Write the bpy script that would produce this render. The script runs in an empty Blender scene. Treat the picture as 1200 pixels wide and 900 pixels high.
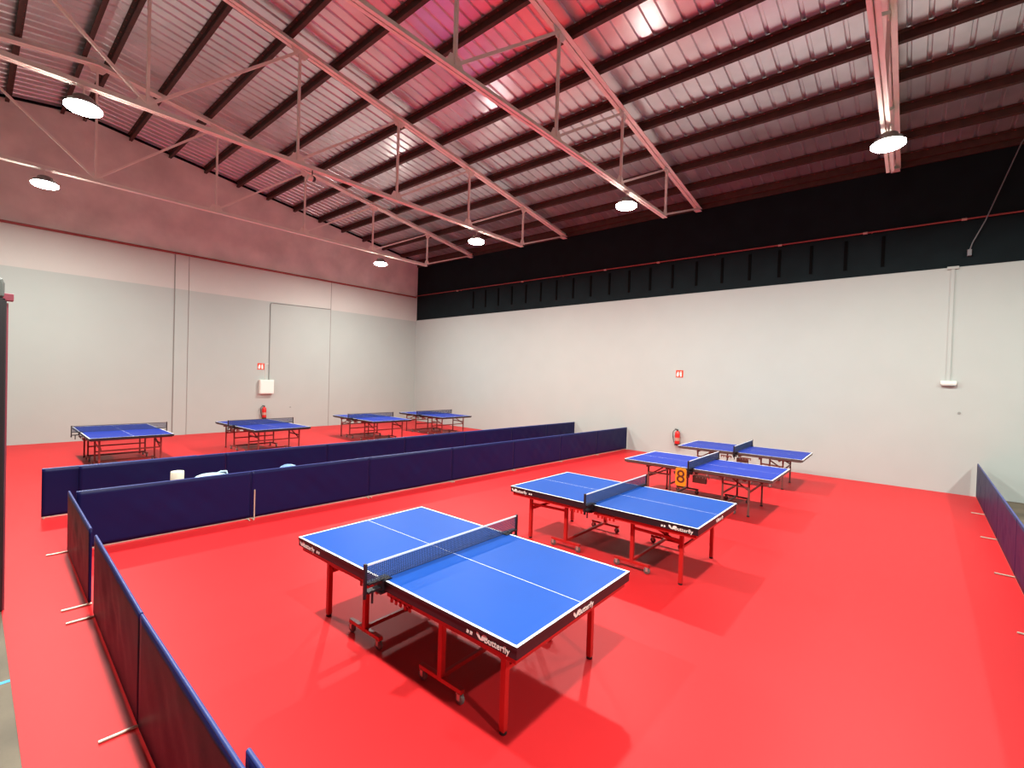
import bpy, math
from mathutils import Vector, Matrix
C = bpy.context.scene.collection
sc = bpy.context.scene

# ------------------------------------------------------------------ materials
def mat(name, col, rough=.5, metal=0., noise=0., nscale=8., bump=0., bscale=40., coat=0., emit=None, estr=0., spec=.5, sheen=0.):
    m = bpy.data.materials.new(name); m.use_nodes = True
    nt = m.node_tree; b = nt.nodes['Principled BSDF']
    b.inputs['Base Color'].default_value = (*col, 1); b.inputs['Roughness'].default_value = rough
    b.inputs['Metallic'].default_value = metal; b.inputs['Coat Weight'].default_value = coat
    b.inputs['Specular IOR Level'].default_value = spec
    b.inputs['Sheen Weight'].default_value = sheen
    tc = nt.nodes.new('ShaderNodeTexCoord')
    if noise:
        n = nt.nodes.new('ShaderNodeTexNoise'); n.inputs['Scale'].default_value = nscale; n.inputs['Detail'].default_value = 6
        nt.links.new(tc.outputs['Object'], n.inputs['Vector'])
        r = nt.nodes.new('ShaderNodeValToRGB')
        r.color_ramp.elements[0].position = .3; r.color_ramp.elements[1].position = .7
        r.color_ramp.elements[0].color = (*[c*(1-noise) for c in col], 1)
        r.color_ramp.elements[1].color = (*[min(1, c*(1+noise*.6)) for c in col], 1)
        nt.links.new(n.outputs['Fac'], r.inputs['Fac']); nt.links.new(r.outputs['Color'], b.inputs['Base Color'])
    if bump:
        n2 = nt.nodes.new('ShaderNodeTexNoise'); n2.inputs['Scale'].default_value = bscale; n2.inputs['Detail'].default_value = 4
        nt.links.new(tc.outputs['Object'], n2.inputs['Vector'])
        bp = nt.nodes.new('ShaderNodeBump'); bp.inputs['Strength'].default_value = bump; bp.inputs['Distance'].default_value = .02
        nt.links.new(n2.outputs['Fac'], bp.inputs['Height']); nt.links.new(bp.outputs['Normal'], b.inputs['Normal'])
    if emit:
        b.inputs['Emission Color'].default_value = (*emit, 1); b.inputs['Emission Strength'].default_value = estr
    return m

M = {}
M['dark_wall'] = mat('dark_back_wall', (.13, .13, .125), .85)
M['red_floor'] = mat('red_vinyl', (.60, .0165, .020), .5, noise=.03, nscale=1.2, bump=.02, bscale=60, spec=.22)
M['concrete_floor'] = mat('polished_concrete', (.14, .105, .068), .5, noise=.4, nscale=1.6, bump=.03, spec=.25)
M['white_wall'] = mat('white_paint', (.445, .475, .45), .8, noise=.02, nscale=1.5, bump=.03, bscale=25)
M['grey_wall'] = mat('pale_grey_paint', (.42, .445, .415), .8, noise=.02, nscale=1.2, bump=.03, bscale=25)
M['band_wall'] = mat('cream_paint_band', (.56, .52, .48), .8, noise=.03, nscale=1.2, bump=.03, bscale=25)
M['concrete_wall'] = mat('raw_concrete', (.80, .74, .69), .9, noise=.17, nscale=1.1, bump=.3, bscale=9)
M['black_wall'] = mat('black_paint', (.0062, .0118, .0140), .8, noise=.2, nscale=2, bump=.05, spec=.15)
M['black_rib'] = mat('black_slot', (.002, .002, .002), .9, spec=.1)
M['sheet'] = mat('galvanised_sheet', (.76, .73, .76), .28, metal=.82, noise=.14, nscale=1.4, bump=.05, bscale=6)
M['purlin'] = mat('brown_primer', (.062, .023, .015), .6, noise=.3, nscale=6)
M['truss'] = mat('cream_steel_paint', (.88, .84, .77), .5, noise=.05, nscale=4)
M['pipe_red'] = mat('dull_red_pipe', (.30, .045, .04), .5)
M['pipe_joint'] = mat('pipe_coupling', (.55, .3, .26), .4, metal=.3)
M['lamp_body'] = mat('lamp_housing', (.22, .22, .21), .5, metal=.4)
M['lamp_lens'] = mat('lamp_lens', (1, 1, 1), .5, emit=(1, .97, .86), estr=70)
M['blue_light'] = mat('bright_blue_top', (.004, .064, .355), .5, noise=.03, nscale=3, spec=.15)
M['blue_dark'] = mat('indigo_blue_top', (.011, .032, .30), .5, noise=.03, nscale=3, spec=.15)
M['line'] = mat('white_line', (.88, .89, .9), .5)
M['black'] = mat('black_edge', (.011, .008, .012), .45)
M['frame_red'] = mat('red_frame', (.50, .014, .012), .4)
M['frame_brown'] = mat('brown_grey_frame', (.20, .09, .075), .45)
M['frame_darkred'] = mat('dark_red_frame', (.23, .03, .025), .45)
M['apron_grey'] = mat('dull_edge', (.10, .075, .07), .45)
M['rubber'] = mat('grey_wheel', (.16, .13, .12), .5)
M['wheel_metal'] = mat('caster_metal', (.6, .55, .5), .35, metal=.7)
M['net'] = mat('net_cord', (.02, .035, .10), .8)
M['tape'] = mat('net_tape', (.80, .82, .85), .7)
M['lettering'] = mat('printed_white', (.86, .80, .74), .6)
M['fabric'] = mat('navy_fabric', (.007, .007, .055), .45, bump=.05, bscale=12, spec=.15)
M['fabric_edge_lit'] = mat('navy_sleeve_highlight', (.03, .045, .19), .4, spec=.4)  # bluer than the cover: highlight on the lit top edge put into the colour
M['tube'] = mat('barrier_tube', (.55, .48, .38), .35, metal=.2)
M['orange'] = mat('orange_plate', (.90, .36, .012), .5)
M['dark_print'] = mat('dark_print', (.13, .03, .01), .6)
M['box_brown'] = mat('dark_brown_box', (.07, .022, .018), .5)
M['ext_red'] = mat('extinguisher_red', (.62, .02, .018), .3)
M['ext_black'] = mat('black_plastic', (.015, .015, .016), .4)
M['ext_label'] = mat('extinguisher_label', (.50, .26, .20), .5)
M['sign_red'] = mat('sign_red', (.70, .05, .012), .4)
M['sign_white'] = mat('sign_white', (.9, .86, .8), .5)
M['white_plastic'] = mat('white_plastic', (.82, .79, .72), .45)
M['conduit'] = mat('grey_conduit', (.27, .28, .26), .5)
M['seam'] = mat('wall_seam', (.30, .27, .25), .9)
M['paper'] = mat('cream_paper', (.87, .82, .66), .8)
M['bag_blue'] = mat('pale_blue_plastic', (.50, .68, .80), .35, noise=.25, nscale=9)
M['bag_print'] = mat('mid_blue_plastic', (.20, .36, .68), .35, noise=.35, nscale=14)
M['tape_blue'] = mat('blue_floor_tape', (.05, .38, .75), .6)
M['post'] = mat('black_post', (.018, .014, .016), .35)
M['post_cap'] = mat('grey_cap', (.09, .10, .09), .5)
M['post_bracket_and_reflection'] = mat('maroon_bracket_and_reflection', (.22, .03, .05), .5)
M['bench'] = mat('bench_wood', (.38, .25, .14), .6, noise=.15, nscale=6)
M['cable'] = mat('pale_cable', (.20, .20, .21), .6)

# ------------------------------------------------------------------ mesh builder
class MB:
    def __init__(s): s.v = []; s.f = []; s.mi = []; s.smooth = []
    def add(s, vs, fs, mi=0, smooth=False):
        o = len(s.v); s.v += [tuple(v) for v in vs]
        for f in fs: s.f.append(tuple(i+o for i in f)); s.mi.append(mi); s.smooth.append(smooth)
        return s
    def box(s, x0, x1, y0, y1, z0, z1, mi=0):
        return s.add([(x0,y0,z0),(x1,y0,z0),(x1,y1,z0),(x0,y1,z0),(x0,y0,z1),(x1,y0,z1),(x1,y1,z1),(x0,y1,z1)],
                     [(3,2,1,0),(4,5,6,7),(0,1,5,4),(1,2,6,5),(2,3,7,6),(3,0,4,7)], mi)
    def beam(s, a, b, w, h, up=(0,0,1), off=(0,0), mi=0):
        a = Vector(a); b = Vector(b); d = (b-a).normalized(); up = Vector(up)
        if abs(d.dot(up)) > .99: up = Vector((1,0,0))
        r = d.cross(up).normalized(); u = r.cross(d)
        vs = []
        for p in (a, b):
            for sx, sy in ((-1,-1),(1,-1),(1,1),(-1,1)):
                vs.append(p + r*(off[0]+sx*w/2) + u*(off[1]+sy*h/2))
        return s.add(vs, [(3,2,1,0),(4,5,6,7),(0,1,5,4),(1,2,6,5),(2,3,7,6),(3,0,4,7)], mi)
    def tube(s, pts, r, n=10, mi=0, caps=True):
        pts = [Vector(p) for p in pts]; rr = r if isinstance(r, (list, tuple)) else [r]*len(pts)
        ref = None; vs = []
        for i, p in enumerate(pts):
            d = (pts[min(i+1, len(pts)-1)] - pts[max(i-1, 0)]).normalized()
            if ref is None:
                ref = Vector((0,0,1)) if abs(d.z) < .9 else Vector((1,0,0))
            u = (ref - d*ref.dot(d)).normalized(); w = d.cross(u); ref = u
            for k in range(n):
                a = 2*math.pi*k/n; vs.append(p + (u*math.cos(a) + w*math.sin(a))*rr[i])
        fs = []
        for i in range(len(pts)-1):
            for k in range(n):
                k2 = (k+1) % n; fs.append((i*n+k, i*n+k2, (i+1)*n+k2, (i+1)*n+k))
        s.add(vs, fs, mi, True)
        if caps:
            s.add(vs[:n], [tuple(reversed(range(n)))], mi); s.add(vs[-n:], [tuple(range(n))], mi)
        return s
    def lathe(s, prof, c=(0,0,0), n=24, axis='z', mi=0):
        vs = []; c = Vector(c)
        for (r, z) in prof:
            for k in range(n):
                a = 2*math.pi*k/n; x, y = r*math.cos(a), r*math.sin(a)
                p = {'z': (x,y,z), 'y': (x,z,y), 'x': (z,x,y)}[axis]
                vs.append(c + Vector(p))
        fs = [(i*n+k, i*n+(k+1) % n, (i+1)*n+(k+1) % n, (i+1)*n+k) for i in range(len(prof)-1) for k in range(n)]
        s.add(vs, fs, mi, True)
        s.add(vs[:n], [tuple(reversed(range(n)))], mi); s.add(vs[-n:], [tuple(range(n))], mi)
        return s
    def prism(s, poly, d0, d1, axis='y', mi=0):   # poly of 2D points, extruded along axis
        n = len(poly)
        def P(p, d): return {'y': (p[0], d, p[1]), 'x': (d, p[0], p[1]), 'z': (p[0], p[1], d)}[axis]
        vs = [P(p, d0) for p in poly] + [P(p, d1) for p in poly]
        fs = [tuple(range(n)), tuple(reversed(range(n, 2*n)))] + [(i, i+n, (i+1) % n+n, (i+1) % n) for i in range(n)]
        return s.add(vs, fs, mi)
    def build(s, name, mats, parent=None, bevel=0., fix=True):
        me = bpy.data.meshes.new(name); me.from_pydata(s.v, [], s.f)
        if not isinstance(mats, (list, tuple)): mats = [mats]
        for m in mats: me.materials.append(m)
        me.polygons.foreach_set('material_index', s.mi); me.polygons.foreach_set('use_smooth', s.smooth)
        me.update()
        if fix:
            import bmesh
            bm = bmesh.new(); bm.from_mesh(me); bmesh.ops.recalc_face_normals(bm, faces=bm.faces); bm.to_mesh(me); bm.free()
        o = bpy.data.objects.new(name, me); C.objects.link(o)
        if parent: o.parent = parent
        if bevel:
            b = o.modifiers.new('bevel', 'BEVEL'); b.width = bevel; b.segments = 2; b.limit_method = 'ANGLE'; b.angle_limit = .9
        return o

def tag(o, label, cat, group=None):
    o['label'] = label; o['category'] = cat
    if group: o['group'] = group
    return o
def thing(name, label, cat, loc=(0,0,0), rz=0., group=None):
    o = bpy.data.objects.new(name, None); C.objects.link(o); o.location = loc; o.rotation_euler = (0,0,rz); o.empty_display_size = .2
    return tag(o, label, cat, group)
def struct(mb, name, m, **k):
    o = mb.build(name, m, **k); o['kind'] = 'structure'; return o
def copy_tree(o, parent=None):
    c = o.copy(); C.objects.link(c)
    if parent: c.parent = parent
    for ch in list(o.children): copy_tree(ch, c)
    return c

def text_mesh(name, body, size, m, parent, mtx, extrude=.0015, bold=0.):
    cu = bpy.data.curves.new(name, 'FONT'); cu.body = body; cu.size = size; cu.extrude = extrude; cu.offset = bold
    cu.align_x = 'CENTER'; cu.align_y = 'CENTER'; cu.resolution_u = 3
    t = bpy.data.objects.new(name, cu); C.objects.link(t)
    bpy.context.view_layer.update()
    me = bpy.data.meshes.new_from_object(t.evaluated_get(bpy.context.evaluated_depsgraph_get()))
    me.name = name; bpy.data.objects.remove(t); bpy.data.curves.remove(cu)
    me.materials.clear(); me.materials.append(m); me.transform(mtx)
    o = bpy.data.objects.new(name, me); C.objects.link(o); o.parent = parent
    return o

# ------------------------------------------------------------------ camera
FPX, YAW, PITCH, ROLL, CH = 546.77, math.radians(40.588), math.radians(-.890), math.radians(1.794), 2.3826
f = Vector((-math.sin(YAW)*math.cos(PITCH), math.cos(YAW)*math.cos(PITCH), math.sin(PITCH)))
r = Vector((math.cos(YAW), math.sin(YAW), 0)); u = r.cross(f)
r2 = r*math.cos(ROLL)+u*math.sin(ROLL); u2 = -r*math.sin(ROLL)+u*math.cos(ROLL)
cam = bpy.data.cameras.new('camera'); co = bpy.data.objects.new('camera', cam); C.objects.link(co)
cam.sensor_width = 36; cam.lens = FPX/1200*36; cam.clip_start = .05; cam.clip_end = 200
mw = Matrix.Identity(4)
for i in range(3): mw[i][0] = r2[i]; mw[i][1] = u2[i]; mw[i][2] = -f[i]
mw[2][3] = CH; co.matrix_world = mw; sc.camera = co

# ------------------------------------------------------------------ hall dimensions
XL, XB, YR, YF = -19.27, 9.5, 14.84, -10.86
YK = 1.99
SL = .1448
def zb(y):                       # underside of the rafters / truss top chords
    d = abs(y-YK); return 7.757 + SL*((YR-YK)-d)
SHEET = .30                      # sheet above the chord underside
def zs(y): return zb(y)+SHEET

# floor
struct(MB().box(XL-.2, XB+.2, YF-.2, YR+.2, -.15, -.004), 'floor', M['concrete_floor'])
struct(MB().box(XL, 1.42, .228, YR, -.004, 0.), 'floor', M['red_floor'])

# left wall : gable, three zones of finish
g = MB()
zp = 5.04; zt = 6.22
g.box(XL-.2, XL, YF-.2, YR+.2, 0, zp, 0)
g.box(XL-.2, XL, YF-.2, YR+.2, zp, zt, 1)
g.prism([(YF-.2, zt), (YR+.2, zt), (YR+.2, zs(YR+.2)+.02), (YK, zs(YK)+.02), (YF-.2, zs(YF-.2)+.02)], XL-.2, XL-.015, 'x', 2)
struct(g, 'wall_left', [M['grey_wall'], M['band_wall'], M['concrete_wall']])
# dark gap where the gable meets the roof sheet
m_ = MB()
for ya, yb in ((YF, YK), (YK, YR)): m_.beam((XL+.01, ya, zs(ya)-.03), (XL+.01, yb, zs(yb)-.03), .05, .07)
struct(m_, 'trim_4', M['black_rib'])
# pilaster and seams on the left wall
struct(MB().box(XL, XL+.035, 4.60, 4.98, 0, zp).box(XL, XL+.035, 4.60, 4.98, zp, zt, 1), 'trim_1', [M['grey_wall'], M['band_wall']])
s_ = MB()
for y in (4.585, 4.995): s_.box(XL, XL+.006, y-.012, y+.012, 0, zt)
s_.box(XL, XL+.006, 10.235, 10.26, 0, zt)
struct(s_, 'trim_2', M['seam'])

# right wall: white partition below, black cladding above
g = MB()
g.add([(XL,YR,0),(XB,YR,0),(XB,YR,5.30),(XL,YR,5.085),(XL,YR+.2,0),(XB,YR+.2,0),(XB,YR+.2,5.30),(XL,YR+.2,5.085)],
      [(0,1,2,3),(7,6,5,4),(3,2,6,7),(0,3,7,4),(1,5,6,2),(0,4,5,1)])
struct(g, 'wall_right', M['white_wall'])
g = MB()
g.add([(XL,YR+.03,5.085),(XB,YR+.03,5.30),(XB,YR+.03,zs(YR)+.05),(XL,YR+.03,zs(YR)+.05),(XL,YR+.2,5.085),(XB,YR+.2,5.30),(XB,YR+.2,zs(YR)+.05),(XL,YR+.2,zs(YR)+.05)],
      [(0,1,2,3),(7,6,5,4),(3,2,6,7),(0,3,7,4),(1,5,6,2)])
x = -15.2
while x < -.4:
    g.box(x-.03, x+.04, YR+.005, YR+.03, 5.42, 6.18, 1); x += .765
struct(g, 'wall_right_upper', [M['black_wall'], M['black_rib']])

# walls behind the camera
struct(MB().box(XL-.2, XB+.2, YF-.2, YF, 0, zs(YF)+.1), 'wall_front', M['dark_wall'])
g = MB(); g.prism([(YF-.2, 0), (YR+.2, 0), (YR+.2, zs(YR+.2)+.02), (YK, zs(YK)+.02), (YF-.2, zs(YF-.2)+.02)], XB, XB+.2, 'x')
struct(g, 'wall_back', M['dark_wall'])

# roof sheets (trapezoidal ribs running down the slope)
for y0, y1 in ((YK, YR+.2), (YK, YF-.2)):
    g = MB(); prof = []; x = XL-.2; P_ = .2833
    while x < XB+.2:
        prof += [(x, 0), (x+.205, 0), (x+.222, .038), (x+.266, .038)]; x += P_
    n = len(prof)
    vs = [(px, y0, zs(y0)+pz) for px, pz in prof] + [(px, y1, zs(y1)+pz) for px, pz in prof]
    g.add(vs, [(i, i+1, i+1+n, i+n) for i in range(n-1)])
    struct(g, 'ceiling', M['sheet'])

# ------------------------------------------------------------------ roof trusses
NS = 2.549; NY = [YK+.05+NS*k for k in (4, 3, 2, 1, 0)]   # panel points, eave side first
ZC = 6.80                                                 # underside of bottom chord
YE = YR-.06
def mir(y): return 2*YK - y
def angle_pair(mb, a, b, w, h, t=.01, gap=.014, flange='bottom'):
    # two steel angles back to back, seen from below as two strips with a slit
    a = Vector(a); b = Vector(b)
    for sg in (-1, 1):
        mb.beam(a, b, w/2-gap/2, t, off=(sg*(w/4+gap/4), -h/2+t/2))
        mb.beam(a, b, t, h, off=(sg*(gap/2+t/2), 0))
def make_truss():
    R = thing('roof_truss', 'x', 'truss', (0, 0, ZC))
    O = Vector((0, 0, -ZC))
    pk = (0, YK, zb(YK)+.06)
    for s in (1, -1):
        m = MB(); ye = YE if s == 1 else mir(YE)
        angle_pair(m, Vector((0, ye, zb(ye)+.06))+O, Vector(pk)+O, .20, .13)
        m.build('top_chord', M['truss'], R)
    m = MB(); angle_pair(m, (0, mir(NY[0]), .05), (0, NY[0], .05), .13, .10)
    m.build('bottom_chord', M['truss'], R)
    def ys(s, i): return NY[i] if s == 1 else mir(NY[i])
    for s in (1, -1):
        for i in range(5):
            if i == 4 and s == -1: continue
            y = ys(s, i) if i < 4 else YK
            zt_ = zb(y)
            MB().beam((0, y, .09), (0, y, zt_-ZC+.02), .045, .055, up=(1,0,0)).build('vertical_strut', M['truss'], R)
            # gussets in the plane of the truss
            w = .17 if i else .12
            MB().prism([(y-w, .10), (y+w, .10), (y+w*.55, .24), (y-w*.55, .24)], -.006, .006, 'x').build('gusset_plate', M['truss'], R)
            dz = SL*(w+.05)*(1 if y >= YK else -1)
            MB().prism([(y-w-.05, zt_+dz-ZC+.02), (y+w+.05, zt_-dz-ZC+.02) if i < 4 else (y+w+.05, zt_-abs(dz)-ZC+.02), (y+w*.6, zt_-ZC-.17), (y-w*.6, zt_-ZC-.17)] if i < 4 else
                       [(y-w-.05, zt_-abs(dz)-ZC+.02), (y, zt_-ZC+.02), (y+w+.05, zt_-abs(dz)-ZC+.02), (y+w*.6, zt_-ZC-.17), (y-w*.6, zt_-ZC-.17)],
                       -.006, .006, 'x').build('gusset_plate', M['truss'], R)
        for i in range(5):      # diagonals: lower node i up to upper node i-1 (or the bearing)
            yl = ys(s, i) if i < 4 else YK
            yu = ys(s, i-1) if i else (YE-.12 if s == 1 else mir(YE-.12))
            zu = zb(yu)-ZC-.02
            MB().beam((0, yl, .10), (0, yu, zu), .045, .05).build('diagonal_strut', M['truss'], R)
        ye = YE if s == 1 else mir(YE)
        sg = s
        m = MB(); m.box(-.09, .09, min(ye, ye-sg*.20), max(ye, ye-sg*.20), zb(ye)-ZC-.075, zb(ye)-ZC-.06)
        m.prism([(ye, zb(ye)-ZC-.06), (ye, zb(ye)-ZC+.05), (ye-sg*.42, zb(ye-sg*.42)-ZC+.03), (ye-sg*.16, zb(ye)-ZC-.06)], -.008, .008, 'x')
        m.build('bearing_plate', M['truss'], R)
    return R
TX = [-.485, -5.22, -10.216, -15.29, 4.6]
tr = make_truss()
tl = ['cream steel roof truss nearest the camera, seen almost end-on at upper right',
      'cream steel roof truss second from the camera, ending at the middle of the black band',
      'cream steel roof truss third from the camera, crossing the upper middle of the hall',
      'cream steel roof truss closest to the concrete gable wall',
      'cream steel roof truss beyond the right edge of the picture']
for k, x in enumerate(TX):
    o = tr if k == 0 else copy_tree(tr)
    o.location.x = x; o['label'] = tl[k]; o['group'] = 'roof trusses'

# ------------------------------------------------------------------ purlins
ordn = ['first','second','third','fourth','fifth','sixth','seventh','eighth','ninth','tenth','eleventh','twelfth','thirteenth']
py = [14.72, 13.78, 12.73, 11.68, 10.64, 9.59, 8.54, 7.50, 6.45, 5.40, 4.36, 3.31, 2.21]
def purlin(y, label):
    m = MB(); z = zb(y); s = 1 if y > YK else -1; u_ = Vector((0, s*SL, 1)).normalized(); h = .175; z0 = z+.12
    a = Vector((XL, y, z0)); b = Vector((XB, y, z0))
    m.beam(a+Vector((0,0,h/2)), b+Vector((0,0,h/2)), .012, h, up=u_)
    m.beam(a+Vector((0,s*.03,.006)), b+Vector((0,s*.03,.006)), .07, .012, up=u_)
    m.beam(a+Vector((0,-s*.03,h-.006)), b+Vector((0,-s*.03,h-.006)), .07, .012, up=u_)
    m.beam(a+Vector((0,s*.06,.015)), b+Vector((0,s*.06,.015)), .008, .03, up=u_)
    # sheet screws with washers, one in every second rib
    x = XL+.1
    while x < XB-.2:
        m.box(x-.012, x+.012, y-s*.03-.012, y-s*.03+.012, z0+h-.024, z0+h-.012, 1); x += .2833
    o = m.build('roof_purlin', [M['purlin'], M['pipe_red']])
    return tag(o, label, 'purlin', 'roof purlins')
for i, y in enumerate(py):
    purlin(y, 'brown steel purlin under the roof, ' + ordn[i] + ' up from the black wall band')
for i, y in enumerate(py):
    yy = 2*YK-y
    if yy < -1.6: continue
    purlin(yy, 'brown steel purlin on the left-hand roof slope, ' + ordn[12-i] + ' down from the ridge')
# eave trim board hiding the sheet end
struct(MB().box(XL, XB, YR-.03, YR+.03, zb(YR)+.02, zs(YR)+.02), 'trim_3', M['purlin'])

# ------------------------------------------------------------------ high-bay lamps
LZ = 6.46
def make_lamp():
    R = thing('high_bay_lamp', 'x', 'lamp', (0,0,LZ))
    m = MB(); m.lathe([(.10,.19),(.13,.17),(.14,.12),(.20,.09),(.215,.035)], n=28)
    m.build('housing', M['lamp_body'], R)
    m = MB(); m.lathe([(.212,.034),(.235,.02),(.235,-.015),(.20,-.04),(.10,-.055),(.01,-.06)], n=28)
    m.build('lens', M['lamp_lens'], R)
    m = MB(); m.tube([(0,0,.19),(0,0,ZC-LZ+.005)], .012); m.box(-.05,.05,-.02,.02,ZC-LZ-.012,ZC-LZ)
    m.build('hanger', M['truss'], R)
    return R
lamp = make_lamp(); first = True
LL = {(-15.29,10.05):'lit round high-bay lamp nearest the far corner, above the last table',
      (-15.29,1.12):'lit round high-bay lamp lowest at the left edge, in front of the concrete gable',
      (-10.216,10.05):'lit round high-bay lamp in front of the left part of the black band',
      (-10.216,1.17):'large lit round high-bay lamp at upper left under the third truss',
      (-5.22,10.0):'lit round high-bay lamp hanging above the middle of the white wall',
      (-.44,10.0):'lit round high-bay lamp at upper right under the truss nearest the camera',
      (-5.22,1.15):'lit round high-bay lamp just beyond the upper left edge of the picture',
      (-.44,1.15):'lit round high-bay lamp above the camera, outside the picture',
      (4.6,10.0):'lit round high-bay lamp beyond the right edge of the picture',
      (4.6,1.15):'lit round high-bay lamp behind the camera to the right, outside the picture'}
for (x, y), lab in LL.items():
    o = lamp if first else copy_tree(lamp); first = False
    o.location = (x, y, LZ); o['label'] = lab; o['group'] = 'high-bay lamps under the trusses'
    ld = bpy.data.lights.new('lamp_glow', 'AREA'); ld.shape = 'DISK'; ld.size = .30; ld.energy = 425; ld.color = (.95, 1, .93)
    lo = bpy.data.objects.new('lamp_glow', ld); C.objects.link(lo); lo.location = (x, y, LZ-.075)

# ------------------------------------------------------------------ table tennis tables
def wing_logo(mb, cx, s, flip=1):
    # two petal wings meeting at the bottom, drawn in a plane (x, z)
    def petal(ang, L, W, ox):
        pts = []
        for k in range(15):
            t = k/14*2*math.pi; rr = math.sin(t/2)
            px = math.cos(t)*-.5+.5; pyy = math.sin(t)*.5*W*(.4+.6*px)
            X = px*L; Yp = pyy*L
            pts.append((cx+flip*(ox+X*math.cos(ang)-Yp*math.sin(ang)), X*math.sin(ang)+Yp*math.cos(ang)))
        return pts[:-1]
    return [petal(2.25, s*.95, .55, -s*.02), petal(.72, s*1.15, .75, s*.02)]

def make_table(kind):
    top_m = M['blue_light'] if kind == 'red' else M['blue_dark']
    fr = {'red': M['frame_red'], 'brown': M['frame_brown'], 'dark': M['frame_darkred']}[kind]
    lw = .022 if kind == 'red' else .016
    ap = M['black'] if kind != 'brown' else M['apron_grey']
    LX = 1.12 if kind == 'red' else (.95 if kind == 'brown' else 1.10)
    LY = .565 if kind == 'red' else (.50 if kind == 'brown' else .56)
    IX = .50
    R = thing('table_tennis_table', 'x', 'table')
    for s in (-1, 1):
        # half top with lines let into the surface
        m = MB(); W = .7625; L = 1.37; g_ = .003; e = .02; c = .0022
        xa, xb = (g_, L)
        m.box(min(s*xa, s*xb), max(s*xa, s*xb), -W, W, .735, .7597, 2)
        zt_ = .7600
        def quad(x0, x1, y0, y1, mi):
            x0, x1 = sorted((s*x0, s*x1)); m.add([(x0,y0,zt_),(x1,y0,zt_),(x1,y1,zt_),(x0,y1,zt_)], [(0,1,2,3)], mi)
        quad(xa, L-e, -W+e, -c, 0); quad(xa, L-e, c, W-e, 0)
        quad(xa, L-e, -c, c, 1); quad(xa, L, -W, -W+e, 1); quad(xa, L, W-e, W, 1); quad(L-e, L, -W+e, W-e, 1)
        top = m.build('tabletop', [top_m, M['line'], ap], R, fix=False)
        # dark apron around three sides
        m = MB(); h0 = .678 if kind == 'red' else .706
        for sy in (-1, 1):
            y0, y1 = sorted((sy*(W-.004), sy*(W-.024))); x0, x1 = sorted((s*.01, s*(L-.004))); m.box(x0, x1, y0, y1, h0, .7355)
        x0, x1 = sorted((s*(L-.004), s*(L-.024))); m.box(x0, x1, -W+.024, W-.024, h0, .7355)
        a = m.build('apron', ap, R)
        # frame rails under the apron
        m = MB()
        for sy in (-1, 1):
            y0, y1 = sorted((sy*(W-.03), sy*(W-.06))); x0, x1 = sorted((s*.03, s*(L-.03))); m.box(x0, x1, y0, y1, .628 if kind == 'red' else .690, .7345)
        for xx in (.06, .5, .9, L-.045):
            x0, x1 = sorted((s*xx-.015, s*xx+.015)); m.box(x0, x1, -W+.06, W-.06, .645 if xx < 1.3 else (.628 if kind == 'red' else .690), .7345)
        m.build('frame_rail', fr, R, bevel=.003)
        if kind == 'red':
            # printed marks
            for sy in (-1, 1):
                yy = sy*(W-.0035)
                rot = Matrix.Rotation(math.pi/2, 4, 'X') if sy == -1 else Matrix.Rotation(math.pi, 4, 'Z') @ Matrix.Rotation(math.pi/2, 4, 'X')
                tx = 1.205*s if (s*-sy) > 0 else 1.17*s
                text_mesh('lettering', 'Butterfly', .060, M['lettering'], a, Matrix.Translation((tx, yy, .706)) @ rot, bold=.0005)
                d = -sy       # reading direction along x
                lg = MB()
                for P in wing_logo(lg, 0, .056): lg.prism([(tx - d*.125 + d*px - d*.012, .690+pz) for px, pz in P], yy-.001, yy+.001, 'y')
                # small secondary mark
                kx = tx - d*.235 if (s*d) > 0 else tx + d*.175
                for q in (-.022, .010):
                    lg.prism([(kx+d*(q-.009), .693), (kx+d*(q+.012), .693), (kx+d*(q+.016), .712), (kx+d*(q-.004), .716)], yy-.001, yy+.001, 'y')
                lg.build('printed_emblem', M['lettering'], a)
            rot = Matrix.Rotation(s*math.pi/2, 4, 'Z') @ Matrix.Rotation(math.pi/2, 4, 'X')
            text_mesh('lettering', 'Butterfly', .060, M['lettering'], a, Matrix.Translation((s*(L-.0035), s*.05, .706)) @ rot, bold=.0005)
            lg = MB()
            for P in wing_logo(lg, 0, .056): lg.prism([(s*(-.087+px), .690+pz) for px, pz in P], s*(L-.004)-.001, s*(L-.004)+.001, 'x')
            lg.prism([(s*-.0995,.688),(s*-.0745,.688),(s*-.0745,.696),(s*-.0995,.696)], s*(L-.004)-.001, s*(L-.004)+.001, 'x')
            lg.build('printed_emblem', M['lettering'], a)
        # outer legs
        for sy in (-1, 1):
            x, y = s*LX, sy*LY
            lg = MB().box(x-lw, x+lw, y-lw, y+lw, .02, .70 if kind != 'red' else .645).build('leg', fr, R, bevel=.003)
            MB().lathe([(.024,0),(.027,.006),(.02,.025)], (x, y, 0), 14).build('leg_foot', M['ext_black'], lg)
            # brace from inner post to leg, and the folding stay
            b = MB().beam((s*IX, sy*(LY-.0), .53), (x, y, .512), .02, .032).build('brace', fr, R)
            MB().beam((x, y-sy*.03, .455), (s*.66, y-sy*.03, .64), .016, .026).build('folding_stay', fr, R)
        MB().beam((s*LX, -LY, .435), (s*LX, LY, .435), .022, .03).build('crossbar', fr, R)
        # wheeled undercarriage
        m = MB()
        for sy in (-1, 1):
            y = sy*LY
            m.box(s*IX-lw, s*IX+lw, y-lw, y+lw, .085, .645)
            m.box(s*IX-.235, s*IX+.235, y-.02, y+.02, .085, .118)
        m.box(s*IX-.016, s*IX+.016, -LY, LY, .10, .135)
        if kind != 'red': m.box(s*IX-.014, s*IX+.014, -LY, LY, .33, .36)
        uc = m.build('undercarriage', fr, R, bevel=.003)
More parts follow.
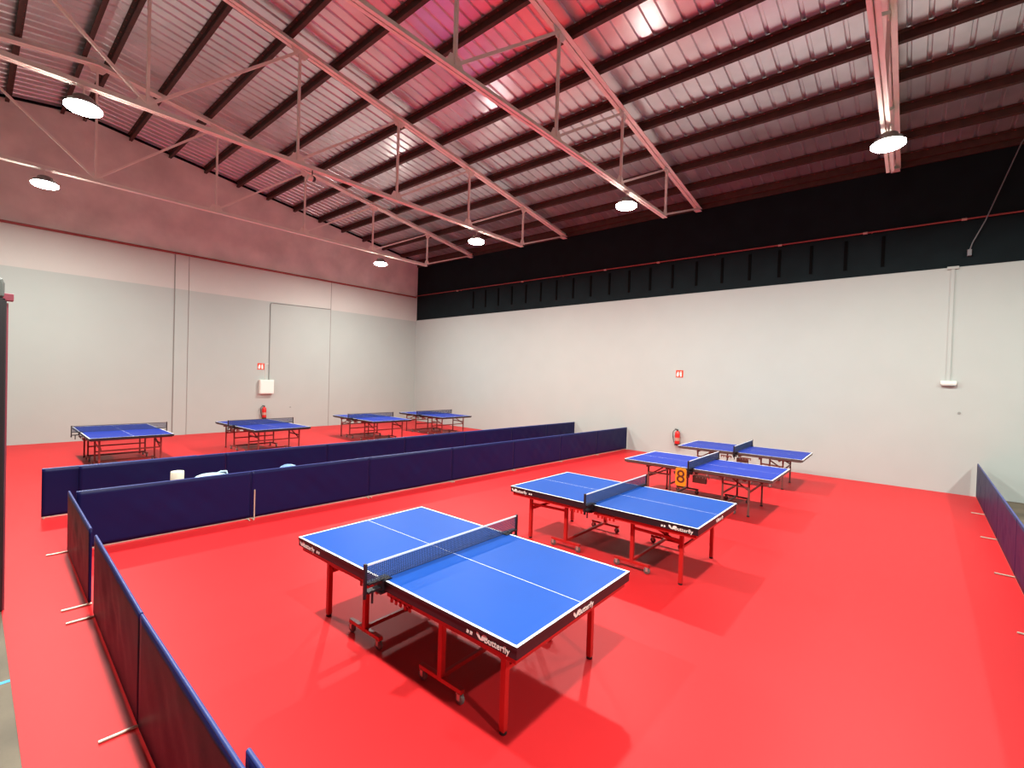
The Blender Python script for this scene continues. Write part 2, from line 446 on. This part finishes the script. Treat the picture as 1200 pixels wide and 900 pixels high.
        for sy in (-1, 1):
            for sx in (-1, 1):
                x, y = s*IX+sx*.205, sy*LY
                w = MB(); w.lathe([(.012,-.014),(.036,-.014),(.040,-.009),(.040,.009),(.036,.014),(.012,.014)], (x, y, .040), 18, 'y', 0)
                w.box(x-.012, x+.016, y-.022, y-.018, .035, .085, 1); w.box(x-.012, x+.016, y+.018, y+.022, .035, .085, 1)
                w.box(x-.02, x+.02, y-.022, y+.022, .079, .086, 1)
                w.build('caster', [M['rubber'], M['wheel_metal']], uc)
        m = MB().box(min(s*.09,s*.335), max(s*.09,s*.335), -W+.022, -W+.0295, .632, .66)
        for k in range(5): m.box(s*(.10+.055*k)-.012, s*(.10+.055*k)+.012, -W+.022, -W+.032, .60, .645)
        m.build('hinge_bracket', fr, R)
    if kind == 'brown':
        for sy in (-1, 1):
            y0, y1 = sorted((sy*.735, sy*.66)); MB().box(.02, .27, y0, y1, .50, .63).build('latch_box', M['box_brown'], R, bevel=.008)
    # net assembly
    net = MB(); hw = .895; z0, z1 = .765, .902; n = 128
    for k in range(n+1):
        y = -hw + 2*hw*k/n; net.box(-.0012, .0012, y-.0025, y+.0025, z0, z1)
    for k in range(11):
        z = z0+(z1-z0)*k/10; net.box(-.0012, .0012, -hw, hw, z-.0022, z+.0022)
    no = net.build('net', M['net'], R, fix=False)
    tp = MB(); tp.box(-.003, .003, -hw-.012, hw+.012, z1, z1+.0145); tp.build('net_tape', M['apron_grey'] if kind == 'dark' else M['tape'], no)
    for sy in (-1, 1):
        y = sy*.912
        m = MB(); m.box(-.012, .012, y-.010, y+.010, .69, .922); m.lathe([(.013,.655),(.013,.69)], (0,y,0), 12)
        m.build('net_post', M['black'], no)
        m = MB(); a, b = sorted((sy*.72, sy*.90)); m.box(-.055, .055, a, b-.02 if sy > 0 else b, .7605, .770) if False else m.box(-.05, .05, min(sy*.70, sy*.79), max(sy*.70, sy*.79), .7602, .770)
        m.box(-.03, .03, min(sy*.765, sy*.902), max(sy*.765, sy*.902), .762, .772)
        m.box(-.045, .045, min(sy*.769, sy*.79), max(sy*.769, sy*.79), .69, .77)
        m.box(-.03, .03, min(sy*.77, sy*.902), max(sy*.77, sy*.902), .695, .712)
        m.box(-.03, .03, min(sy*.70, sy*.79), max(sy*.70, sy*.79), .655, .668)
        m.tube([(0, sy*.845, .60), (0, sy*.845, .70)], .009, 8)
        m.build('net_clamp', M['black'], no)
    return R
protos = {}
TAB = [('red', -3.124, 2.894, .017, 'bright blue tennis table with red legs nearest the camera, lettering on its near corner'),
       ('red', -3.114, 6.039, .005, 'bright blue tennis table with red legs, second from the camera in the right-hand row'),
       ('brown', -3.108, 9.643, .004, 'indigo blue tennis table with the orange number plate hanging at its net'),
       ('brown', -3.135, 12.62, .019, 'indigo blue tennis table closest to the long white wall in the right-hand row'),
       ('dark', -14.774, 2.491, -.009, 'indigo blue tennis table leftmost of the row along the grey gable wall'),
       ('dark', -14.464, 5.650, .033, 'indigo blue tennis table in front of the white wall box and extinguisher, slightly turned'),
       ('dark', -14.795, 9.518, -.020, 'indigo blue tennis table beside the thin wall seam, third in the back row'),
       ('dark', -14.776, 12.45, .005, 'indigo blue tennis table in the far corner where the two white walls meet')]
tabs = []
for kind, x, y, rz, lab in TAB:
    if kind not in protos: protos[kind] = o = make_table(kind)
    else: o = copy_tree(protos[kind])
    o.location = (x, y, 0); o.rotation_euler = (0, 0, rz); o['label'] = lab; o['group'] = 'table tennis tables'; tabs.append(o)

# orange number plate with an 8 hanging from the third table's net post
pl = thing('number_plate', 'orange plate with a dark number eight hanging beside a table net', 'number sign', (-3.108-.115, 9.643-.95, .44))
MB().prism([(-.10,.03),(-.075,0),(.075,0),(.10,.03),(.10,.31),(.08,.335),(-.08,.335),(-.10,.31)], -.006, .006, 'y').build('plate', M['orange'], pl)
text_mesh('numeral', '8', .34, M['dark_print'], pl, Matrix.Translation((-.0, -.0065, .165)) @ Matrix.Rotation(math.pi/2, 4, 'X'), bold=.002)
MB().tube([(.06,0,.325),(.09,.004,.345),(.112,.016,.33)], .004, 6).build('hook', M['ext_black'], pl)

# ------------------------------------------------------------------ barrier panels
BH = .76
def barrier(p0, p1, label, group, foot, tube_at=None):
    """panel from p0 to p1 on the floor; foot = (minus, plus) reach of the floor rods to the left/right of travel"""
    p0 = Vector((*p0, 0)); p1 = Vector((*p1, 0)); d = p1-p0; L = d.length; ang = math.atan2(d.y, d.x)
    R = thing('barrier_panel', label, 'barrier', (p0+p1)/2, ang, group)
    nx, nz = 40, 14; th = .011; vs = []; fs = []
    ph = (p0.x*3.7+p0.y*1.3)
    H0 = .035; inset = .003
    ring = []
    for i in range(nx+1):
        x = -L/2+inset + (L-2*inset)*i/nx; t = i/nx
        for j in range(nz+1):
            z = H0+(BH-H0)*j/nz; v = j/nz
            wv = math.sin(math.pi*t)*math.sin(math.pi*v)
            y = .006*wv*math.sin(5*x+7*z+ph)+.004*wv*math.sin(13*x-9*z+ph*2)+.003*wv*math.sin(21*(x+z)+ph)
            vs.append((x, y-th, z)); 
    n = len(vs)
    vs += [(a, b+2*th, c) for a, b, c in vs]
    N = nz+1
    for i in range(nx):
        for j in range(nz):
            q = (i*N+j, (i+1)*N+j, (i+1)*N+j+1, i*N+j+1); fs.append(q); fs.append(tuple(k+n for k in reversed(q)))
    for i in range(nx):
        fs.append((i*N, i*N+n, (i+1)*N+n, (i+1)*N)); fs.append((i*N+nz, (i+1)*N+nz, (i+1)*N+nz+n, i*N+nz+n))
    for j in range(nz):
        fs.append((j, j+1, j+1+n, j+n)); fs.append((nx*N+j, nx*N+j+n, nx*N+j+1+n, nx*N+j+1))
    m = MB(); m.add(vs, fs, 0, True); m.build('fabric_cover', M['fabric'], R)
    MB().tube([(-L/2+inset, 0, BH), (L/2-inset, 0, BH)], .0115, 10).build('top_sleeve', M['fabric_edge_lit'], R)
    m = MB(); m.tube([(-L/2+.005, 0, .022), (L/2-.005, 0, .022)], .008, 8)
    for sx in (-1, 1): m.tube([(sx*(L/2-.03), 0, .012), (sx*(L/2-.03), 0, BH-.02)], .0085, 8)
    m.build('frame', M['tube'], R)
    for sx, on in ((-1, foot[2]), (1, foot[3])):
        if on:
            x = sx*(L/2-.03)
            m = MB(); m.tube([(x, -foot[0], .010), (x, foot[1], .010)], .010, 8)
            m.build('foot_rod', M['tube'], R)
    if tube_at is not None:
        MB().tube([(tube_at, -.022, .0), (tube_at, -.022, .47)], .010, 8).build('joint_tube', M['tube'], R)
    return R
def row(pts, labels, group, foot, tube=None):
    for i in range(len(pts)-1): barrier(pts[i], pts[i+1], labels[i], group, foot, tube_at=(-.98 if i == tube else None))
fx = lambda y: -7.93+(y-.87)*(.52/13.86)
ys = [.90, 2.92, 4.98, 7.02, 9.04, 11.02, 12.92, 14.80]
nm = ['nearest the camera at its left end', 'second from the left', 'third from the left', 'fourth from the left', 'fifth from the left', 'second from the white wall', 'touching the white wall']
row([(fx(y), y) for y in ys], ['navy fabric barrier panel of the front dividing row, '+n for n in nm], 'front dividing row of barriers', (.07, .07, 1, 1), 1)
gx = lambda y: -9.90+(y-.75)*(.36/14.0)
ys = [1.15, 3.2, 5.2, 7.25, 9.3, 11.3, 13.1, 14.80]
barrier((gx(.74)-.045, .74), (gx(2.74)-.045, 2.74), 'navy fabric barrier panel overlapping the free left end of the rear dividing row', 'rear dividing row of barriers', (.015, .07, 1, 1))
nm = ['leftmost after the overlapping end piece', 'second after the overlapping end piece', 'behind the pale bag and cream roll', 'fourth from the white wall', 'third from the white wall', 'second from the white wall', 'closest to the white wall']
row([(gx(y), y) for y in ys], ['navy fabric barrier panel of the rear dividing row, '+n for n in nm], 'rear dividing row of barriers', (.07, .02, 1, 1))
barrier((-8.02, .845), (-6.06, .80), 'short-looking barrier panel at the left corner, turned along the walkway', 'barriers along the left walkway', (.20, .02, 1, 1))
barrier((-5.79, .80), (-3.76, .752), 'barrier panel along the left walkway with two floor rods at its far end', 'barriers along the left walkway', (.20, .02, 1, 1))
barrier((-3.74, .750), (-1.76, .735), 'barrier panel along the left walkway reaching the bottom edge of the picture', 'barriers along the left walkway', (.20, .02, 0, 1))
barrier((-2.09, .790), (-.10, .775), 'barrier panel whose top corner just shows at the bottom edge of the picture', 'barriers along the left walkway', (.03, .15, 0, 1))
rx = lambda y: 1.09+(y-8.7)*.0145
ys = [14.70, 12.75, 10.75, 8.75, 6.75, 4.75, 2.75]
nm = ['touching the white wall', 'second from the white wall', 'third from the white wall', 'cut by the right edge', 'just outside the right edge', 'far outside the right edge']
for i in range(6):
    barrier((rx(ys[i]), ys[i]), (rx(ys[i+1]), ys[i+1]), 'navy barrier panel on the right side of the hall, '+nm[i], 'barriers on the right side', (.19, .12, 0, 1))

# ------------------------------------------------------------------ things between the two dividing rows
b = thing('bench', 'low wooden bench hidden behind the front dividing row, carrying the roll and bags', 'bench', (-8.75, 3.0, 0))
MB().box(-.17, .17, -1.25, 1.25, .42, .45).build('bench_top', M['bench'], b, bevel=.004)
for yy in (-1.1, 1.1):
    for xx in (-.13, .13): MB().box(xx-.02, xx+.02, yy-.02, yy+.02, 0, .42).build('leg', M['bench'], b)
pr_ = MB(); pr_.lathe([(.02,0),(.085,0),(.088,.005),(.088,.285),(.085,.29),(.025,.29),(.022,.27),(.02,.01)], n=28)
o = pr_.build('paper_roll', M['paper']); o.location = (-8.68, 2.15, .45); tag(o, 'cream paper roll standing upright behind the front barrier row', 'paper roll')
def lump(name, m, loc, size, label, seed, handle=True):
    mb = MB(); n, k = 22, 12; vs = []
    for i in range(k+1):
        ph = math.pi*i/k
        for j in range(n):
            th = 2*math.pi*j/n
            rr = 1+.10*math.sin(3*th+seed+2*ph)+.07*math.sin(7*th-seed*2+5*ph)+.04*math.sin(11*ph+4*th)
            z = math.cos(ph); x = math.sin(ph)*math.cos(th)*rr; y = math.sin(ph)*math.sin(th)*rr
            vs.append((x*size[0], y*size[1], max(0, (z*.9+.75)/1.65)*size[2]))
    fs = [(i*n+j, i*n+(j+1) % n, (i+1)*n+(j+1) % n, (i+1)*n+j) for i in range(k) for j in range(n)]
    mb.add(vs, fs, 0, True); 
    o = mb.build(name, m); o.location = loc
    if handle:
        s = MB(); s.tube([(0, size[1]*.3, size[2]*.82), (0.01, size[1]*.62, size[2]*1.02), (0, size[1]*.95, size[2]*.98), (0, size[1]*1.02, size[2]*.6)], .016, 8)
        s.build('handle', m, o)
    return tag(o, label, 'bag')
o = lump('plastic_bag', M['bag_blue'], (-8.70, 2.60, .45), (.12, .26, .20), 'pale blue plastic bag lying beside the cream paper roll', 1.3)
o2 = lump('plastic_bag', M['bag_print'], (-8.70, 3.86, .45), (.12, .17, .19), 'small blue and white bag peeking alone over the front barrier row', 3.1, False)

# ------------------------------------------------------------------ wall fittings
def fire_ext(loc, rz, label):
    R = thing('fire_extinguisher', label, 'fire extinguisher', loc, rz)   # origin at the wall, -Y points into the room
    m = MB(); m.lathe([(.03,0),(.072,.004),(.078,.02),(.078,.37),(.068,.42),(.04,.455),(.022,.465)], (0,-.10,0), 24)
    m.build('cylinder', M['ext_red'], R)
    m = MB(); m.lathe([(.0795,.15),(.0795,.25)], (0,-.10,0), 24); m.build('paper_label', M['ext_label'], R)
    m = MB(); m.lathe([(.0795,0.0),(.0795,.05)], (0,-.10,.005), 24); m.build('base_ring', M['ext_black'], R)
    m = MB(); m.box(-.02,.02,-.12,-.08,.46,.51); m.beam((-.09,-.10,.53),(.03,-.10,.50),.022,.012); m.beam((-.08,-.10,.485),(.0,-.10,.49),.022,.01)
    m.build('valve', M['ext_black'], R)
    m = MB(); m.tube([(-.01,-.10,.49),(-.07,-.11,.50),(-.13,-.12,.44),(-.14,-.12,.3),(-.11,-.13,.15),(-.085,-.12,.09)], .011, 8); m.build('hose', M['ext_black'], R)
    m = MB(); m.box(-.03,.03,-.022,0,.18,.44); m.build('wall_bracket', M['ext_black'], R)
fire_ext((-5.62, YR, .36), 0, 'red fire extinguisher with black hose hung on the long white wall under the red sign')
fire_ext((XL, 7.55, .44), math.pi/2, 'red fire extinguisher hung on the grey gable wall under the white box')
def fire_sign(loc, rz, label, w=.23):
    R = thing('fire_sign', label, 'sign', loc, rz)
    MB().box(-w/2, w/2, -.012, 0, -w/2, w/2).build('sign_board', M['sign_red'], R)
    m = MB(); k = w/.23
    def pp(P): m.prism([(a*k, c*k) for a, c in P], -.0135, -.0115, 'y')
    pp([(-.085,-.085),(-.095,-.04),(-.085,.01),(-.06,.055),(-.05,.085),(-.03,.045),(-.02,0),(-.022,-.05),(-.035,-.085)])      # flame
    pp([(.02,-.09),(.07,-.09),(.07,.03),(.055,.05),(.035,.05),(.02,.03)]); pp([(.035,.055),(.055,.055),(.055,.07),(.09,.085),(.035,.08)])   # extinguisher
    pp([(.006,-.04),(.012,-.04),(.012,.06),(.034,.07),(.03,.077),(.006,.066)])
    m.build('pictogram', M['sign_white'], R)
fire_sign((-5.66, YR, 2.645), 0, 'red square fire extinguisher sign on the long white wall')
fire_sign((XL, 7.43, 2.48), math.pi/2, 'red square fire extinguisher sign on the grey gable wall beside the conduit', .25)
# white wall box
R = thing('wall_box', 'white square electrical box on the grey gable wall', 'electrical box', (XL, 7.62, 1.42))
MB().box(0, .15, -.26, .26, 0, .54).build('casing', M['white_plastic'], R, bevel=.008)
MB().box(.15, .158, -.235, .235, .03, .51).build('door', M['white_plastic'], R, bevel=.003)
m = MB(); m.tube([(XL+.0165, 7.735, 1.965), (XL+.0165, 7.735, 4.93), (XL+.0165, 7.76, 4.985), (XL+.0165, 7.82, 5.0), (XL+.0165, 10.22, 5.06)], .016, 8)
tag(m.build('cable_conduit', M['conduit']), 'grey conduit rising from the white box and turning along the paint line', 'conduit')
m = MB(); m.tube([(XL+.010, 7.60, 1.965), (XL+.010, 7.60, 2.50), (XL+.010, 7.60, 2.58), (XL+.010, 7.715, 2.60)], .009, 8)
tag(m.build('cable_conduit', M['white_plastic']), 'thin pale conduit between the white box and the red sign', 'conduit')
# red pipe
m = MB(); m.tube([(XL+.05, YF, 6.25), (XL+.05, YR-.08, 6.25)], .036, 10)
tag(m.build('fire_pipe', M['pipe_red']), 'dark red pipe running along the concrete gable wall', 'pipe', 'red wall pipes')
R = thing('fire_pipe', 'thin red pipe with couplings crossing the black wall band', 'pipe', (0, YR-.04, 6.30), 0, 'red wall pipes')
MB().tube([(XL+.02, 0, .02), (XB, 0, 0)], .020, 10).build('tube', M['pipe_red'], R)
for x in (-16.2, -12.29, -8.46, -6.49, -2.94, -1.03, .78, 2.7): MB().tube([(x-.045, 0, .003), (x+.045, 0, .003)], .032, 10).build('coupling', M['pipe_joint'], R)
for x in (-16.0, -10.3, -4.7, -.9, 2.8): MB().box(x-.015, x+.015, 0, .07, -.015, .02).build('pipe_clip', M['pipe_red'], R)
# emergency luminaire with its trunking on the right wall
m = MB(); m.box(.60, .665, YR-.03, YR, 2.60, 5.24); m.box(.53, .73, YR-.05, YR, 5.19, 5.25)
tag(m.build('cable_trunking', M['white_wall']), 'white vertical trunking on the right part of the long white wall', 'trunking')
R = thing('emergency_light', 'small white wall luminaire at the foot of the vertical trunking', 'wall lamp', (.64, YR, 2.53))
MB().box(-.14, .14, -.09, 0, -.015, .07).build('housing', M['white_plastic'], R, bevel=.012)
MB().box(-.125, .125, -.085, -.005, -.04, -.012).build('diffuser', M['white_wall'], R, bevel=.006)
m = MB(); m.lathe([(.03,0),(.03,.012)], (.845, YR-.012, 1.87), 14, 'y')
tag(m.build('wall_plug', M['conduit']), 'small round grey wall plug low on the right of the long white wall', 'wall plug')
m = MB(); m.lathe([(.028,0),(.028,.012)], (XL, 0, 0), 14, 'x'); 
o = m.build('wall_plug', M['conduit']); o.location = (0, 8.60, .86); tag(o, 'small round grey wall plug on the gable wall right of the extinguisher', 'wall plug')
# pale cable across the black wall
m = MB(); m.tube([(1.85, YR-.10, 8.15), (1.62, YR-.11, 7.78), (1.12, YR-.11, 6.20), (.93, YR-.09, 5.74), (.89, YR-.05, 5.58)], .011, 8)
m.box(.855, .925, YR-.07, YR+.03, 5.46, 5.60)
tag(m.build('hanging_cable', M['cable']), 'thin pale cable slanting down the black wall band at the right edge', 'cable')
# small fixture under the third truss
R = thing('truss_spotlight', 'small dark and white spotlight clamped under the third truss', 'spotlight', (-10.216, 4.92, 6.62))
MB().tube([(0,0,.08),(0,0,.185)], .012, 8).build('stem', M['ext_black'], R)
m = MB(); m.lathe([(.045,-.11),(.06,-.10),(.065,-.02),(.05,.06),(.02,.08)], (0,0,0), 18, 'y'); m.build('body', M['white_plastic'], R)
m = MB(); m.lathe([(.05,.061),(.066,.02),(.066,.0)], (0,0,0), 18, 'y'); m.build('bezel', M['ext_black'], R)

# black post at the left edge, with a grey rounded cap
R = thing('post', 'black post with a rounded grey cap at the left edge of the picture', 'post', (-6.6, .105, 0))
MB().box(-.10, .10, -.13, .13, -.004, 2.98).build('shaft', M['post'], R, bevel=.012)
m = MB()
m.prism([(-.14,2.98),(.115,2.98),(.115,3.11),(.10,3.15),(.06,3.17),(-.14,3.17)], -.11, .11, 'x'); m.build('cap', M['post_cap'], R, bevel=.015)
m = MB(); m.box(.02, .10, .10, .175, 2.95, 3.02); m.build('side_bracket', M['post_bracket_and_reflection'], R, bevel=.006)
m = MB(); m.box(.05, .075, .13, .142, -.0, 2.93); m.build('edge_reflection_strip', M['post_bracket_and_reflection'], R)  # strip painted maroon for the red reflection along the shaft edge
# blue tape on the concrete
o = MB().box(-5.06, -5.02, -1.6, .226, -.0041, -.0025).build('floor_tape', M['tape_blue']); tag(o, 'strip of blue tape on the concrete beside the red floor', 'tape')

# ------------------------------------------------------------------ world and view
w = bpy.data.worlds.new('world'); sc.world = w; w.use_nodes = True
w.node_tree.nodes['Background'].inputs['Color'].default_value = (.01, .01, .012, 1)
sc.view_settings.view_transform = 'Standard'; sc.view_settings.look = 'None'; sc.view_settings.gamma = 1
sc.view_settings.use_curve_mapping = False; sc.view_settings.exposure = 0.0
sc.cycles.max_bounces = 8; sc.cycles.diffuse_bounces = 5; sc.cycles.glossy_bounces = 4
sc.cycles.use_denoising = True; sc.cycles.sample_clamp_indirect = 6.0
